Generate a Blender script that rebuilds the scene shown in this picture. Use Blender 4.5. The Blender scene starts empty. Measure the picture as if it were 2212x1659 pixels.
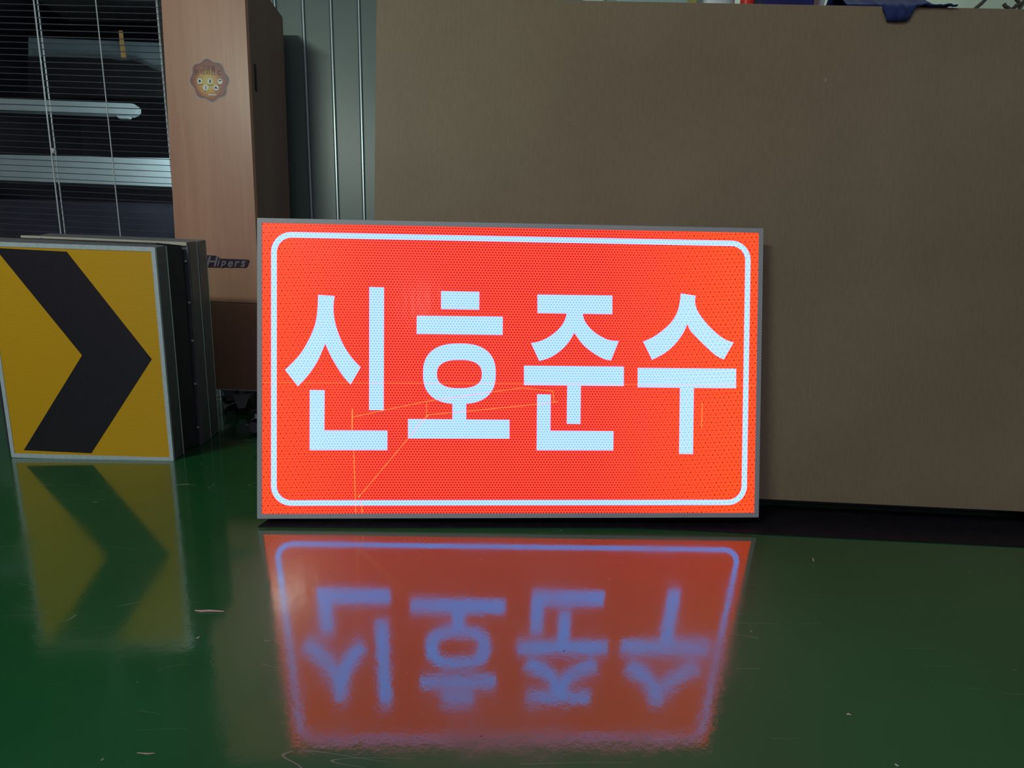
import bpy, bmesh, math, random
from mathutils import Vector, Matrix
from mathutils.geometry import tessellate_polygon

S = bpy.context.scene
C = S.collection
random.seed(4)

# ---------------------------------------------------------------- camera
CX, CY, F = 1106.0, 829.5, 880.0
PITCH, ROLL, CAMH = 0.13622, -0.02224, 0.40214
def RX(a): return Matrix.Rotation(a, 3, 'X')
def RY(a): return Matrix.Rotation(a, 3, 'Y')
def RZ(a): return Matrix.Rotation(a, 3, 'Z')
CAMR = RX(-PITCH) @ RY(ROLL)                 # columns: right, forward, up
EYE = Vector((0, 0, CAMH))
cam = bpy.data.cameras.new('camera')
camo = bpy.data.objects.new('camera', cam); C.objects.link(camo)
cam.sensor_fit = 'HORIZONTAL'; cam.sensor_width = 36.0; cam.lens = F / 2212 * 36
cam.clip_start = 0.01; cam.clip_end = 60
r, f, u = CAMR.col[0], CAMR.col[1], CAMR.col[2]
camo.matrix_world = Matrix(((r[0], u[0], -f[0], 0), (r[1], u[1], -f[1], 0), (r[2], u[2], -f[2], CAMH), (0, 0, 0, 1)))
S.camera = camo

# ---------------------------------------------------------------- world, lights, exposure
w = bpy.data.worlds.new('world'); S.world = w; w.use_nodes = True
bg = w.node_tree.nodes['Background']
bg.inputs[0].default_value = (0.68, 0.60, 0.80, 1); bg.inputs[1].default_value = 0.50
S.view_settings.view_transform = 'Standard'; S.view_settings.look = 'None'
S.view_settings.exposure = 0.0; S.view_settings.gamma = 1.0
S.view_settings.use_curve_mapping = False

def area(name, loc, target, sx, sy, power, col):
    l = bpy.data.lights.new(name, 'AREA'); l.shape = 'RECTANGLE'; l.size = sx; l.size_y = sy
    l.energy = power; l.color = col
    o = bpy.data.objects.new(name, l); C.objects.link(o); o.location = loc
    o.rotation_euler = (Vector(target) - Vector(loc)).to_track_quat('-Z', 'Y').to_euler()
    return o
area('ceiling_strip_light', (-2.05, -1.1, 2.5), (-0.9, 1.1, 0.6), 0.9, 0.15, 36.0, (0.86, 1.0, 0.86))
area('bench_strip_light', (1.3, 1.35, 2.5), (1.2, 1.9, 1.1), 1.2, 0.12, 7.0, (0.9, 1.0, 0.85))
area('office_fill_light', (-1.78, 2.28, 1.45), (-2.35, 2.62, 1.5), 0.3, 0.12, 3.0, (0.72, 0.95, 1.0))  # unseen, added to light the pale office panels with falloff to the left
area('film_glint_light', (-0.58, -1.5, 1.17), (0.0, 1.0, 0.4), 0.12, 0.26, 0.35, (1.0, 0.96, 0.9))  # added behind the camera to put glints on the sign film

# ---------------------------------------------------------------- helpers
def ray(px, py):
    return CAMR @ Vector(((px - CX) / F, 1, -(py - CY) / F))
def hit(px, py, p0, n):
    d = ray(px, py); t = (Vector(p0) - EYE).dot(n) / d.dot(n); return EYE + d * t
def at_y(px, py, y): return hit(px, py, (0, y, 0), Vector((0, 1, 0)))
def at_floor(px, py): return hit(px, py, (0, 0, 0), Vector((0, 0, 1)))

class Frame:
    """a local frame: u right, v back (depth), w up"""
    def __init__(s, o, R): s.o = Vector(o); s.R = R; s.Ri = R.transposed()
    def loc(s, px, py, off=0.0):
        p = hit(px, py, s.o + s.R @ Vector((0, off, 0)), s.R @ Vector((0, 1, 0)))
        return s.Ri @ (p - s.o)
    def uv(s, px, py, off=0.0):
        q = s.loc(px, py, off); return (q.x, q.z)
    def matrix(s):
        m = s.R.to_4x4(); m.translation = s.o; return m

def material(name, col=(0.5, 0.5, 0.5), rough=0.5, metal=0.0, spec=0.5, coat=0.0, coat_rough=0.1, emit=None, estr=0.0):
    m = bpy.data.materials.new(name); m.use_nodes = True
    b = m.node_tree.nodes['Principled BSDF']
    b.inputs['Base Color'].default_value = (*col, 1); b.inputs['Roughness'].default_value = rough
    b.inputs['Metallic'].default_value = metal; b.inputs['Specular IOR Level'].default_value = spec
    b.inputs['Coat Weight'].default_value = coat; b.inputs['Coat Roughness'].default_value = coat_rough
    if emit:
        b.inputs['Emission Color'].default_value = (*emit, 1); b.inputs['Emission Strength'].default_value = estr
    return m
class NT:
    def __init__(s, m): s.t = m.node_tree; s.b = s.t.nodes['Principled BSDF']
    def n(s, kind, **kw):
        o = s.t.nodes.new(kind)
        for k, v in kw.items(): setattr(o, k, v)
        return o
    def l(s, a, b): s.t.links.new(a, b)
    def math(s, op, a, b=None, c=None):
        o = s.n('ShaderNodeMath', operation=op)
        for i, x in enumerate((a, b, c)):
            if x is None: continue
            if isinstance(x, (int, float)): o.inputs[i].default_value = x
            else: s.l(x, o.inputs[i])
        return o.outputs[0]
    def mix(s, fac, a, b):
        o = s.n('ShaderNodeMix', data_type='RGBA')
        for i, x in ((0, fac), (6, a), (7, b)):
            if isinstance(x, (int, float)): o.inputs[i].default_value = x
            elif isinstance(x, tuple): o.inputs[i].default_value = (*x, 1)
            else: s.l(x, o.inputs[i])
        return o.outputs[2]
    def co(s): return s.n('ShaderNodeTexCoord').outputs['Object']
    def mapping(s, v, scale=(1, 1, 1), rot=(0, 0, 0), loc=(0, 0, 0)):
        o = s.n('ShaderNodeMapping'); s.l(v, o.inputs[0])
        o.inputs['Scale'].default_value = scale; o.inputs['Rotation'].default_value = rot; o.inputs['Location'].default_value = loc
        return o.outputs[0]
    def noise(s, v, scale, detail=3.0, rough=0.5):
        o = s.n('ShaderNodeTexNoise'); s.l(v, o.inputs['Vector'])
        o.inputs['Scale'].default_value = scale; o.inputs['Detail'].default_value = detail; o.inputs['Roughness'].default_value = rough
        return o.outputs['Fac']
    def ramp(s, v, *stops):
        o = s.n('ShaderNodeValToRGB'); s.l(v, o.inputs[0]); e = o.color_ramp.elements
        while len(e) < len(stops): e.new(0.5)
        for k, (p, c) in enumerate(stops):
            e[k].position = p; e[k].color = (c, c, c, 1) if isinstance(c, (int, float)) else (*c, 1)
        return o.outputs[0]
    def bump(s, h, strength, dist=0.001, target='Normal'):
        o = s.n('ShaderNodeBump'); s.l(h, o.inputs['Height'])
        o.inputs['Strength'].default_value = strength; o.inputs['Distance'].default_value = dist
        s.l(o.outputs[0], s.b.inputs[target]); return o.outputs[0]

def mesh_obj(name, bm, mats, parent=None, M=None, smooth=False):
    me = bpy.data.meshes.new(name); bmesh.ops.recalc_face_normals(bm, faces=bm.faces[:])
    bm.to_mesh(me); bm.free()
    for m in (mats if isinstance(mats, (list, tuple)) else [mats]): me.materials.append(m)
    if smooth:
        for p in me.polygons: p.use_smooth = True
    o = bpy.data.objects.new(name, me); C.objects.link(o)
    if parent: o.parent = parent
    if M is not None: o.matrix_local = M
    return o
def tag(o, label=None, cat=None, group=None, kind=None):
    for k, v in (('label', label), ('category', cat), ('group', group), ('kind', kind)):
        if v: o[k] = v
    return o
def empty(name, M, label=None, cat=None, group=None):
    o = bpy.data.objects.new(name, None); C.objects.link(o); o.matrix_world = M; o.empty_display_size = 0.05
    return tag(o, label, cat, group)
def struct(o): o['kind'] = 'structure'; return o

def box(bm, x0, x1, y0, y1, z0, z1, bevel=0.0, seg=2, mi=0):
    v = [bm.verts.new(p) for p in ((x0, y0, z0), (x1, y0, z0), (x1, y1, z0), (x0, y1, z0), (x0, y0, z1), (x1, y0, z1), (x1, y1, z1), (x0, y1, z1))]
    fs = [bm.faces.new([v[i] for i in q]) for q in ((0, 3, 2, 1), (4, 5, 6, 7), (0, 1, 5, 4), (1, 2, 6, 5), (2, 3, 7, 6), (3, 0, 4, 7))]
    for q in fs: q.material_index = mi
    if bevel:
        es = list({e for q in fs for e in q.edges})
        bmesh.ops.bevel(bm, geom=es, offset=bevel, segments=seg, affect='EDGES', profile=0.5)
    return bm
def hexa(bm, a, b):
    """solid between two quads a and b (lists of 4 points)"""
    va = [bm.verts.new(p) for p in a]; vb = [bm.verts.new(p) for p in b]
    bm.faces.new(va[::-1]); bm.faces.new(vb)
    for i in range(4): bm.faces.new((va[i], va[(i + 1) % 4], vb[(i + 1) % 4], vb[i]))
    return bm
def prism(bm, poly, y0, y1, holes=()):
    """extrude a polygon given in (u, w) along depth from y0 (front) to y1"""
    loops = [poly] + list(holes)
    flat = [p for lp in loops for p in lp]
    tris = tessellate_polygon([[Vector((p[0], p[1], 0)) for p in lp] for lp in loops])
    fr = [bm.verts.new((p[0], y0, p[1])) for p in flat]; bk = [bm.verts.new((p[0], y1, p[1])) for p in flat]
    for t in tris:
        try: bm.faces.new([fr[i] for i in t]); bm.faces.new([bk[i] for i in reversed(t)])
        except ValueError: pass
    k = 0
    for lp in loops:
        n = len(lp)
        for i in range(n):
            a, b = k + i, k + (i + 1) % n
            bm.faces.new((fr[a], fr[b], bk[b], bk[a]))
        k += n
    return bm
def lathe(bm, prof, n=24, M=Matrix.Identity(4), cap=True):
    rings = []
    for rr, z in prof:
        rings.append([bm.verts.new(M @ Vector((rr * math.cos(2 * math.pi * i / n), rr * math.sin(2 * math.pi * i / n), z))) for i in range(n)])
    for a, b in zip(rings, rings[1:]):
        for i in range(n): bm.faces.new((a[i], a[(i + 1) % n], b[(i + 1) % n], b[i]))
    if cap: bm.faces.new(rings[0][::-1]); bm.faces.new(rings[-1])
    return bm
def tube(bm, pts, rad, n=8):
    pts = [Vector(p) for p in pts]; rings = []
    for i, p in enumerate(pts):
        d = (pts[min(i + 1, len(pts) - 1)] - pts[max(i - 1, 0)]).normalized()
        a = d.orthogonal().normalized() if i == 0 else (rings_a - d * rings_a.dot(d)).normalized()
        rings_a = a; b = d.cross(a); rr = rad[i] if isinstance(rad, (list, tuple)) else rad
        rings.append([bm.verts.new(p + (a * math.cos(2 * math.pi * k / n) + b * math.sin(2 * math.pi * k / n)) * rr) for k in range(n)])
    for a, b in zip(rings, rings[1:]):
        for i in range(n): bm.faces.new((a[i], a[(i + 1) % n], b[(i + 1) % n], b[i]))
    bm.faces.new(rings[0][::-1]); bm.faces.new(rings[-1])
    return bm
def rrect(x0, x1, z0, z1, rad, n=8):
    p = []
    for cx, cz, a0 in ((x1 - rad, z0 + rad, -90), (x1 - rad, z1 - rad, 0), (x0 + rad, z1 - rad, 90), (x0 + rad, z0 + rad, 180)):
        for i in range(n + 1):
            a = math.radians(a0 + 90 * i / n); p.append((cx + rad * math.cos(a), cz + rad * math.sin(a)))
    return p
T = Matrix.Translation
def NB(): return bmesh.new()

# ---------------------------------------------------------------- materials
def m_floor():
    m = material('green_epoxy_floor', (0.012, 0.095, 0.03), 0.5, spec=0.3, coat=1.0, coat_rough=0.1)
    t = NT(m); t.b.inputs['Coat IOR'].default_value = 2.1
    co = t.co()
    big = t.noise(co, 2.2, 3)
    base = t.mix(t.ramp(big, (0.3, 0.0), (0.75, 1.0)), (0.0015, 0.082, 0.016), (0.004, 0.125, 0.034))
    # scratches: thin level lines of stretched noise, in two directions, broken up by a second noise
    tot = None
    for rot, sc, th, seed in ((0.35, 9, 0.0007, 3.1), (-0.5, 7, 0.0006, 9.7), (1.2, 8, 0.0005, 20.3)):
        mp = t.mapping(co, (0.22, 1.6, 1), (0, 0, rot), (seed, seed, 0))
        n1 = t.noise(mp, sc, 1.0)
        ln = t.math('LESS_THAN', t.math('ABSOLUTE', t.math('SUBTRACT', n1, 0.5)), th)
        br = t.math('GREATER_THAN', t.noise(t.mapping(co, (1, 1, 1), (0, 0, 0), (seed * 2, 0, 0)), 11, 2), 0.60)
        s = t.math('MULTIPLY', ln, br)
        tot = s if tot is None else t.math('MAXIMUM', tot, s)
    vo = t.n('ShaderNodeTexVoronoi'); t.l(t.mapping(co, (1, 1, 1), (0, 0, 0.4)), vo.inputs['Vector']); vo.inputs['Scale'].default_value = 45
    rnd = t.n('ShaderNodeSeparateColor'); t.l(vo.outputs['Color'], rnd.inputs[0])
    size = t.math('MULTIPLY', t.math('POWER', rnd.outputs[0], 3.2), 0.06)
    speck = t.math('LESS_THAN', vo.outputs['Distance'], size)
    lightness = t.math('GREATER_THAN', rnd.outputs[1], 0.55)
    col = t.mix(t.math('MULTIPLY', tot, 0.45), base, (0.16, 0.22, 0.17))
    col = t.mix(t.math('MULTIPLY', speck, t.math('MULTIPLY', lightness, 0.55)), col, (0.3, 0.33, 0.28))
    col = t.mix(t.math('MULTIPLY', speck, t.math('MULTIPLY', t.math('SUBTRACT', 1, lightness), 0.8)), col, (0.01, 0.015, 0.012))
    t.l(col, t.b.inputs['Base Color'])
    wear = t.ramp(t.noise(co, 5, 5, 0.6), (0.35, 0.05), (0.7, 0.16))
    cr = t.math('ADD', wear, t.math('MULTIPLY', t.math('MAXIMUM', tot, speck), 0.5))
    t.l(cr, t.b.inputs['Coat Roughness'])
    hgt = t.math('ADD', t.math('MULTIPLY', t.noise(co, 60, 4, 0.65), 0.26), t.math('MULTIPLY', t.noise(co, 14, 2), 0.25))
    hgt = t.math('SUBTRACT', hgt, t.math('MULTIPLY', t.math('MAXIMUM', tot, speck), 0.35))
    t.l(t.math('SUBTRACT', 1.0, t.math('MULTIPLY', t.math('MULTIPLY', speck, t.math('SUBTRACT', 1.3, lightness)), 0.7)), t.b.inputs['Coat Weight'])
    hgt = t.math('ADD', hgt, t.math('MULTIPLY', t.noise(co, 210, 3, 0.7), 0.05))
    bo = t.bump(hgt, 0.6, 0.0006, 'Coat Normal')
    return m
def hexdots(t, co, pitch, r0, r1, rot=0.0, loc=(0, 0, 0)):
    """1 inside small round dots on a hexagonal lattice in the u-w plane"""
    sp = t.n('ShaderNodeSeparateXYZ'); t.l(t.mapping(co, (1, 1, 1), (0, rot, 0), loc), sp.inputs[0])
    X, Z = sp.outputs[0], sp.outputs[2]; out = None
    for ox, oz in ((0, 0), (0.5, 0.5)):
        a = t.math('SUBTRACT', t.math('FRACT', t.math('ADD', t.math('DIVIDE', X, pitch), 50 + ox)), 0.5)
        b = t.math('SUBTRACT', t.math('FRACT', t.math('ADD', t.math('DIVIDE', Z, pitch * 1.732), 50 + oz)), 0.5)
        b = t.math('MULTIPLY', b, 1.732)
        d = t.math('SQRT', t.math('ADD', t.math('MULTIPLY', a, a), t.math('MULTIPLY', b, b)))
        out = d if out is None else t.math('MINIMUM', out, d)
    return t.ramp(out, (r0, 1.0), (r1, 0.0))
def m_led(name, col, dark, strength, tint):
    m = material(name, tuple(c * 0.10 for c in col), 0.3, spec=0.3, coat=0.4, coat_rough=0.12)
    t = NT(m); co = t.co()
    d = hexdots(t, co, 0.0060, 0.20, 0.42)
    d2 = hexdots(t, co, 0.0097, 0.10, 0.30, 0.06, (0.002, 0, 0.001))
    sp = t.n('ShaderNodeSeparateXYZ'); t.l(co, sp.inputs[0])
    # the second lattice (the diodes behind the film) reads near the ends of the panel
    e = t.math('ABSOLUTE', t.math('SUBTRACT', sp.outputs[0], 0.46)); e = t.ramp(e, (0.22, 0.0), (0.5, 1.0))
    dd = t.math('ADD', t.math('MULTIPLY', d, t.math('SUBTRACT', 1.0, t.math('MULTIPLY', e, 0.5))), t.math('MULTIPLY', d2, t.math('MULTIPLY', e, 0.6)))
    dd = t.math('MINIMUM', dd, 1.0)
    c = t.mix(e, col, tint)
    c = t.mix(dd, c, dark)
    t.bump(t.noise(t.mapping(co, (1.6, 1, 0.5)), 26, 3), 0.5, 0.0012, 'Coat Normal')
    t.l(c, t.b.inputs['Emission Color']); t.b.inputs['Emission Strength'].default_value = strength
    return m
def m_reflective_grey():
    m = material('grey_reflective_border', (0.18, 0.2, 0.22), 0.55, metal=0.0, coat=0.0)
    t = NT(m); co = t.co()
    sp = t.n('ShaderNodeSeparateXYZ'); t.l(co, sp.inputs[0]); out = None
    for sgn in (1, -1):
        a = t.math('FRACT', t.math('MULTIPLY', t.math('ADD', sp.outputs[0], t.math('MULTIPLY', sp.outputs[2], sgn)), 160))
        a = t.math('ABSOLUTE', t.math('SUBTRACT', a, 0.5)); out = a if out is None else t.math('MINIMUM', out, a)
    ln = t.ramp(out, (0.04, 1.0), (0.16, 0.0))
    t.l(t.mix(ln, (0.50, 0.52, 0.56), (0.28, 0.28, 0.31)), t.b.inputs['Base Color'])
    t.bump(t.noise(co, 120, 2), 0.3)
    return m
def m_wood(name, c1, c2, rough=0.45, axis=2, scale=14):
    m = material(name, c1, rough); t = NT(m); co = t.co()
    sc = [1.0, 1.0, 1.0]; sc[axis] = 0.05
    a = t.noise(t.mapping(co, tuple(sc)), scale, 4, 0.6)
    b = t.noise(t.mapping(co, tuple(sc)), scale * 9, 2)
    k = t.math('ADD', t.math('MULTIPLY', a, 0.75), t.math('MULTIPLY', b, 0.25))
    t.l(t.mix(t.ramp(k, (0.35, 0.0), (0.65, 1.0)), c1, c2), t.b.inputs['Base Color'])
    return m
def m_board():
    m = material('brown_hardboard', (0.27, 0.2, 0.13), 0.6, spec=0.35); t = NT(m); co = t.co()
    fine = t.noise(t.mapping(co, (1, 1, 1)), 420, 2, 0.7)
    fib = t.noise(t.mapping(co, (3, 1, 0.6)), 60, 4, 0.7)
    big = t.noise(co, 3, 4)
    k = t.math('ADD', t.math('MULTIPLY', fine, 0.35), t.math('ADD', t.math('MULTIPLY', fib, 0.3), t.math('MULTIPLY', big, 0.35)))
    col = t.mix(t.ramp(k, (0.38, 0.0), (0.62, 1.0)), (0.21, 0.16, 0.098), (0.295, 0.228, 0.145))
    vo = t.n('ShaderNodeTexVoronoi'); t.l(t.mapping(co, (1, 1, 0.4), (0, 0.6, 0)), vo.inputs['Vector']); vo.inputs['Scale'].default_value = 26
    sc = t.n('ShaderNodeSeparateColor'); t.l(vo.outputs['Color'], sc.inputs[0])
    s = t.math('LESS_THAN', vo.outputs['Distance'], t.math('MULTIPLY', t.math('POWER', sc.outputs[0], 9), 0.06))
    col = t.mix(t.math('MULTIPLY', s, 0.5), col, t.mix(t.math('GREATER_THAN', sc.outputs[1], 0.4), (0.1, 0.07, 0.05), (0.5, 0.42, 0.32)))
    t.l(col, t.b.inputs['Base Color'])
    return m
def m_noisy(name, c1, c2, rough=0.5, scale=30, metal=0.0, spec=0.5, bump=0.0):
    m = material(name, c1, rough, metal, spec); t = NT(m); co = t.co(); n = t.noise(co, scale, 4, 0.6)
    t.l(t.mix(t.ramp(n, (0.35, 0.0), (0.65, 1.0)), c1, c2), t.b.inputs['Base Color'])
    if bump: t.bump(n, bump)
    return m
def m_yellow():
    m = material('yellow_reflective_film', (0.5, 0.3, 0.02), 0.4, spec=0.4, coat=0.3, coat_rough=0.2); t = NT(m); co = t.co()
    sp = t.n('ShaderNodeSeparateXYZ'); t.l(co, sp.inputs[0])
    a = t.math('ABSOLUTE', t.math('SUBTRACT', t.math('FRACT', t.math('MULTIPLY', sp.outputs[2], 160)), 0.5))
    n = t.noise(co, 300, 2)
    k = t.math('ADD', t.math('MULTIPLY', a, 0.6), t.math('MULTIPLY', n, 0.7))
    t.l(t.mix(t.ramp(k, (0.2, 0.0), (0.9, 1.0)), (0.60, 0.31, 0.004), (0.74, 0.43, 0.012)), t.b.inputs['Base Color'])
    return m

M_FLOOR = m_floor()
M_RED = m_led('red_lit_panel', (1.9, 0.08, 0.04), (0.38, 0.0, 0.001), 1.0, (1.9, 0.115, 0.02))
M_WHITE = m_led('white_lit_panel', (0.55, 0.88, 2.6), (0.30, 0.55, 2.2), 1.0, (0.60, 0.92, 2.6))
M_CRACK = material('lit_scratch', (0.3, 0.1, 0.02), 0.4, emit=(1.6, 0.36, 0.06), estr=1.0)
M_GREY = m_reflective_grey()
M_DARKBOX = m_noisy('dark_painted_metal', (0.03, 0.026, 0.035), (0.045, 0.04, 0.05), 0.45, 12)
M_BOARD = m_board()
M_YEL = m_yellow()
M_BLK = m_noisy('black_film', (0.010, 0.009, 0.014), (0.018, 0.016, 0.022), 0.4, 200)
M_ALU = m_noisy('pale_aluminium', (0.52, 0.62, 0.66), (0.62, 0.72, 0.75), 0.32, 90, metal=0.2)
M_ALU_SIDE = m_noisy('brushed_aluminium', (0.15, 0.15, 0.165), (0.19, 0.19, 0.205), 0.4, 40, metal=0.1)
M_RIM = m_noisy('polished_rim', (0.6, 0.72, 0.74), (0.7, 0.82, 0.84), 0.3, 60, metal=0.1)
M_CREAM = m_noisy('cream_painted_metal', (0.5, 0.5, 0.38), (0.56, 0.56, 0.44), 0.45, 20)
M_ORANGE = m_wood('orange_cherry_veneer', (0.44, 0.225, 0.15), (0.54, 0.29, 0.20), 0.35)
M_DWOOD_SHADE = m_wood('dark_wood_shaded_cherry', (0.17, 0.10, 0.09), (0.21, 0.135, 0.115), 0.5)  # dark wood; also the cabinet's cherry side with shade put into the colour
M_PANEL = m_noisy('grey_green_sheet_metal', (0.115, 0.16, 0.153), (0.13, 0.178, 0.168), 0.4, 5)
M_PALEWALL = m_noisy('pale_green_wall', (0.4, 0.5, 0.43), (0.46, 0.56, 0.48), 0.6, 8)
M_DARKWALL = m_noisy('dark_wall_paint', (0.05, 0.045, 0.06), (0.07, 0.06, 0.08), 0.7, 4)
M_CEIL = m_noisy('ceiling_board', (0.32, 0.33, 0.33), (0.38, 0.39, 0.38), 0.8, 6)
M_BLACKP = m_noisy('black_rubber', (0.012, 0.012, 0.014), (0.02, 0.02, 0.022), 0.5, 60)
M_STEEL = material('zinc_steel', (0.5, 0.5, 0.54), 0.3, metal=0.4)
M_WHITEP = m_noisy('white_plastic', (0.62, 0.72, 0.74), (0.68, 0.78, 0.8), 0.4, 10)
M_SLAT = material('blind_slat', (0.10, 0.10, 0.12), 0.35, metal=0.2)
M_CORD = material('blind_tape', (0.62, 0.66, 0.7), 0.6)

# ================================================================ setting
WY = 2.10                                    # plane of the rear wall
bm = NB(); box(bm, -3.6, 2.8, -2.2, 3.7, -0.06, 0.0); struct(mesh_obj('floor', bm, M_FLOOR))
bm = NB(); box(bm, -3.6, 2.8, -2.2, 3.7, 2.75, 2.85); struct(mesh_obj('ceiling', bm, M_CEIL))
bm = NB(); box(bm, -3.7, -3.6, -2.2, 3.7, 0, 2.75); struct(mesh_obj('wall_left', bm, M_DARKWALL))
bm = NB(); box(bm, 2.8, 2.9, -2.2, 3.7, 0, 2.75); struct(mesh_obj('wall_right', bm, M_PALEWALL))
bm = NB(); box(bm, -3.6, 2.8, 3.6, 3.7, 0, 2.75); struct(mesh_obj('wall_far', bm, M_DARKWALL))
bm = NB(); box(bm, -1.35, -1.29, WY + 0.07, 3.6, 0, 2.75); struct(mesh_obj('wall_partition', bm, M_DARKWALL))
# rear wall: a plain base with the window opening, clad with upright sheet panels
WX1 = -1.645
wall = empty('wall_back', Matrix.Identity(4)); struct(wall)
bm = NB()
box(bm, WX1, 0.2, WY, WY + 0.07, 0, 2.75, mi=1); box(bm, 0.2, 2.8, WY, WY + 0.07, 0, 2.75); box(bm, -3.6, WX1, WY, WY + 0.07, 0, 0.5, mi=1); box(bm, -3.6, WX1, WY, WY + 0.07, 2.3, 2.75, mi=1)
base = mesh_obj('wall_base', bm, [M_PALEWALL, M_PANEL], wall)
seam_px = [655, 712, 772]
xs = [at_y(p + 18 * 235 / 470, 235, WY - 0.02).x for p in seam_px]
pw = (xs[2] - xs[0]) / 2
pme = None
k = 0
x = xs[0] - pw * int((xs[0] - WX1) / pw)
while x < 0.2:
    if pme is None:
        bm = NB(); prof = [(0.003, 0), (0.003, 0.014), (0.010, 0.020), (pw - 0.010, 0.020), (pw - 0.003, 0.014), (pw - 0.003, 0)]
        vs = [[bm.verts.new((a, -b, z)) for a, b in prof] for z in (0, 2.75)]
        for i in range(5): bm.faces.new((vs[0][i], vs[0][i + 1], vs[1][i + 1], vs[1][i]))
        bm.faces.new(vs[1])
        o = mesh_obj('sheet_panel', bm, M_PANEL, wall); pme = o.data
    else:
        o = bpy.data.objects.new('sheet_panel', pme); C.objects.link(o); o.parent = wall
    o.location = (x, WY, 0)
    bm = NB(); box(bm, -0.0025, 0.0025, -0.0245, 0, 0, 2.75)
    mesh_obj('seam_strip', bm, M_ALU, wall, T((x, WY, 0)))
    x += pw
# window_1: frame and pane
win = empty('window_1', T((0, WY, 0))); struct(win)
bm = NB()
box(bm, -3.6, WX1, 0.0, 0.05, 0.5, 0.54); box(bm, -3.6, WX1, 0.0, 0.05, 2.26, 2.3)
box(bm, WX1 - 0.03, WX1, 0.0, 0.05, 0.54, 2.26); box(bm, -3.6, -3.56, 0.0, 0.05, 0.54, 2.26)
mesh_obj('window_frame', bm, M_BLACKP, win)
glass = bpy.data.materials.new('window_glass'); glass.use_nodes = True
gb = glass.node_tree.nodes['Principled BSDF']; gb.inputs['Transmission Weight'].default_value = 1.0
gb.inputs['Roughness'].default_value = 0.0; gb.inputs['IOR'].default_value = 1.02; gb.inputs['Base Color'].default_value = (0.9, 0.93, 0.93, 1)
bm = NB(); box(bm, -3.56, WX1 - 0.03, 0.023, 0.027, 0.54, 2.26); mesh_obj('pane', bm, glass, win)

# ---------------------------------------------------------------- venetian blind, slats edge on
BY = WY - 0.06
bl = empty('window_blind', T((0, BY, 0)), 'dark horizontal slat blind with pale cords hanging over the office window', 'blind')
def slat_row(i):                             # right end of slat i in the picture (spacing shrinks towards the horizon)
    return 16.2 + 14.05 * i - 0.0155 * i * i
nsl = 0
for i in range(-5, 41):
    yr = slat_row(i); xr = 338 + 0.0855 * yr
    sl = 0.022 + 0.000055 * max(yr, 0)
    a = at_y(xr, yr, BY); b = at_y(-120, yr - sl * (xr + 120), BY)
    bm = NB(); d = 0.002
    hexa(bm, [(b.x, -d, b.z - 0.0009), (a.x, -d, a.z - 0.0009), (a.x, d, a.z - 0.0009), (b.x, d, b.z - 0.0009)],
             [(b.x, -d, b.z + 0.0009), (a.x, -d, a.z + 0.0009), (a.x, d, a.z + 0.0009), (b.x, d, b.z + 0.0009)])
    mesh_obj('slat', bm, M_SLAT, bl)
def cord(name, p0, p1, rad, dy, mat=M_CORD):
    sx = (p1[0] - p0[0]) / (p1[1] - p0[1])
    a = at_y(p0[0] + sx * (-70 - p0[1]), -70, BY + dy); b = at_y(p0[0] + sx * (575 - p0[1]), 575, BY + dy)
    bm = NB(); tube(bm, [(a.x, dy, a.z), (b.x, dy, b.z)], rad, 6); return mesh_obj(name, bm, mat, bl)
cord('ladder_cord', (96, 200), (124, 440), 0.0026, -0.015); cord('ladder_cord', (104.5, 200), (133, 440), 0.0026, 0.013)
cord('lift_cord', (227.7, 200), (253, 440), 0.0022, -0.016)
cord('ladder_cord', (338, 0), (376.5, 440), 0.0038, 0.013)
p = at_y(117, 327, BY - 0.02); bm = NB()
lathe(bm, [(0.002, -0.012), (0.006, -0.008), (0.007, 0.004), (0.003, 0.012)], 12, T((p.x, -0.024, p.z))); mesh_obj('cord_toggle', bm, M_CORD, bl, smooth=True)

# ---------------------------------------------------------------- seen through the blind: the office
OY = 2.62
def pane_box(name, quad, y, depth, mat, label, cat, bevel=0):
    pts = [at_y(px, py, y) for px, py in quad]; o0 = sum(pts, Vector()) / 4
    bm = NB(); hexa(bm, [q - o0 for q in pts], [q - o0 + Vector((0, depth, 0)) for q in pts])
    if bevel: bmesh.ops.bevel(bm, geom=bm.edges[:], offset=bevel, segments=3, affect='EDGES')
    return tag(mesh_obj(name, bm, mat, M=T(o0)), label, cat)
# wall-hung air conditioner: long rounded white bar
o0 = at_y(298, 236, OY)
ac = empty('air_conditioner', T(o0), 'long white rounded air conditioner bar seen high behind the blind', 'air conditioner')
def opoly(pts): return [((at_y(x, y, OY) - o0).x, (at_y(x, y, OY) - o0).z) for x, y in pts]
bm = NB(); prism(bm, opoly([(-150, 207), (284, 223.5), (291, 225.5), (295, 231), (295, 239), (290, 245), (280, 249), (-150, 233)]), 0, 0.03); mesh_obj('casing', bm, M_WHITEP, ac)
bm = NB(); prism(bm, opoly([(250, 249.5), (279, 250.5), (276, 254.5), (254, 254)]), 0.004, 0.02); mesh_obj('louvre_flap', bm, M_WHITEP, ac)
pane_box('partition_board', [(-150, 331), (383, 342), (383, 404), (-150, 383)], OY, 0.03, M_WHITEP, 'long pale partition board standing low behind the blind', 'board')
pane_box('wall_cabinet', [(60, 80), (366, 92), (366, 190), (60, 160)], OY + 0.25, 0.2, m_noisy('pale_grey_laminate', (0.2, 0.28, 0.3), (0.25, 0.33, 0.35), 0.5, 4), 'pale grey wall cabinet seen at the top behind the blind', 'cabinet', 0.004)
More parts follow.
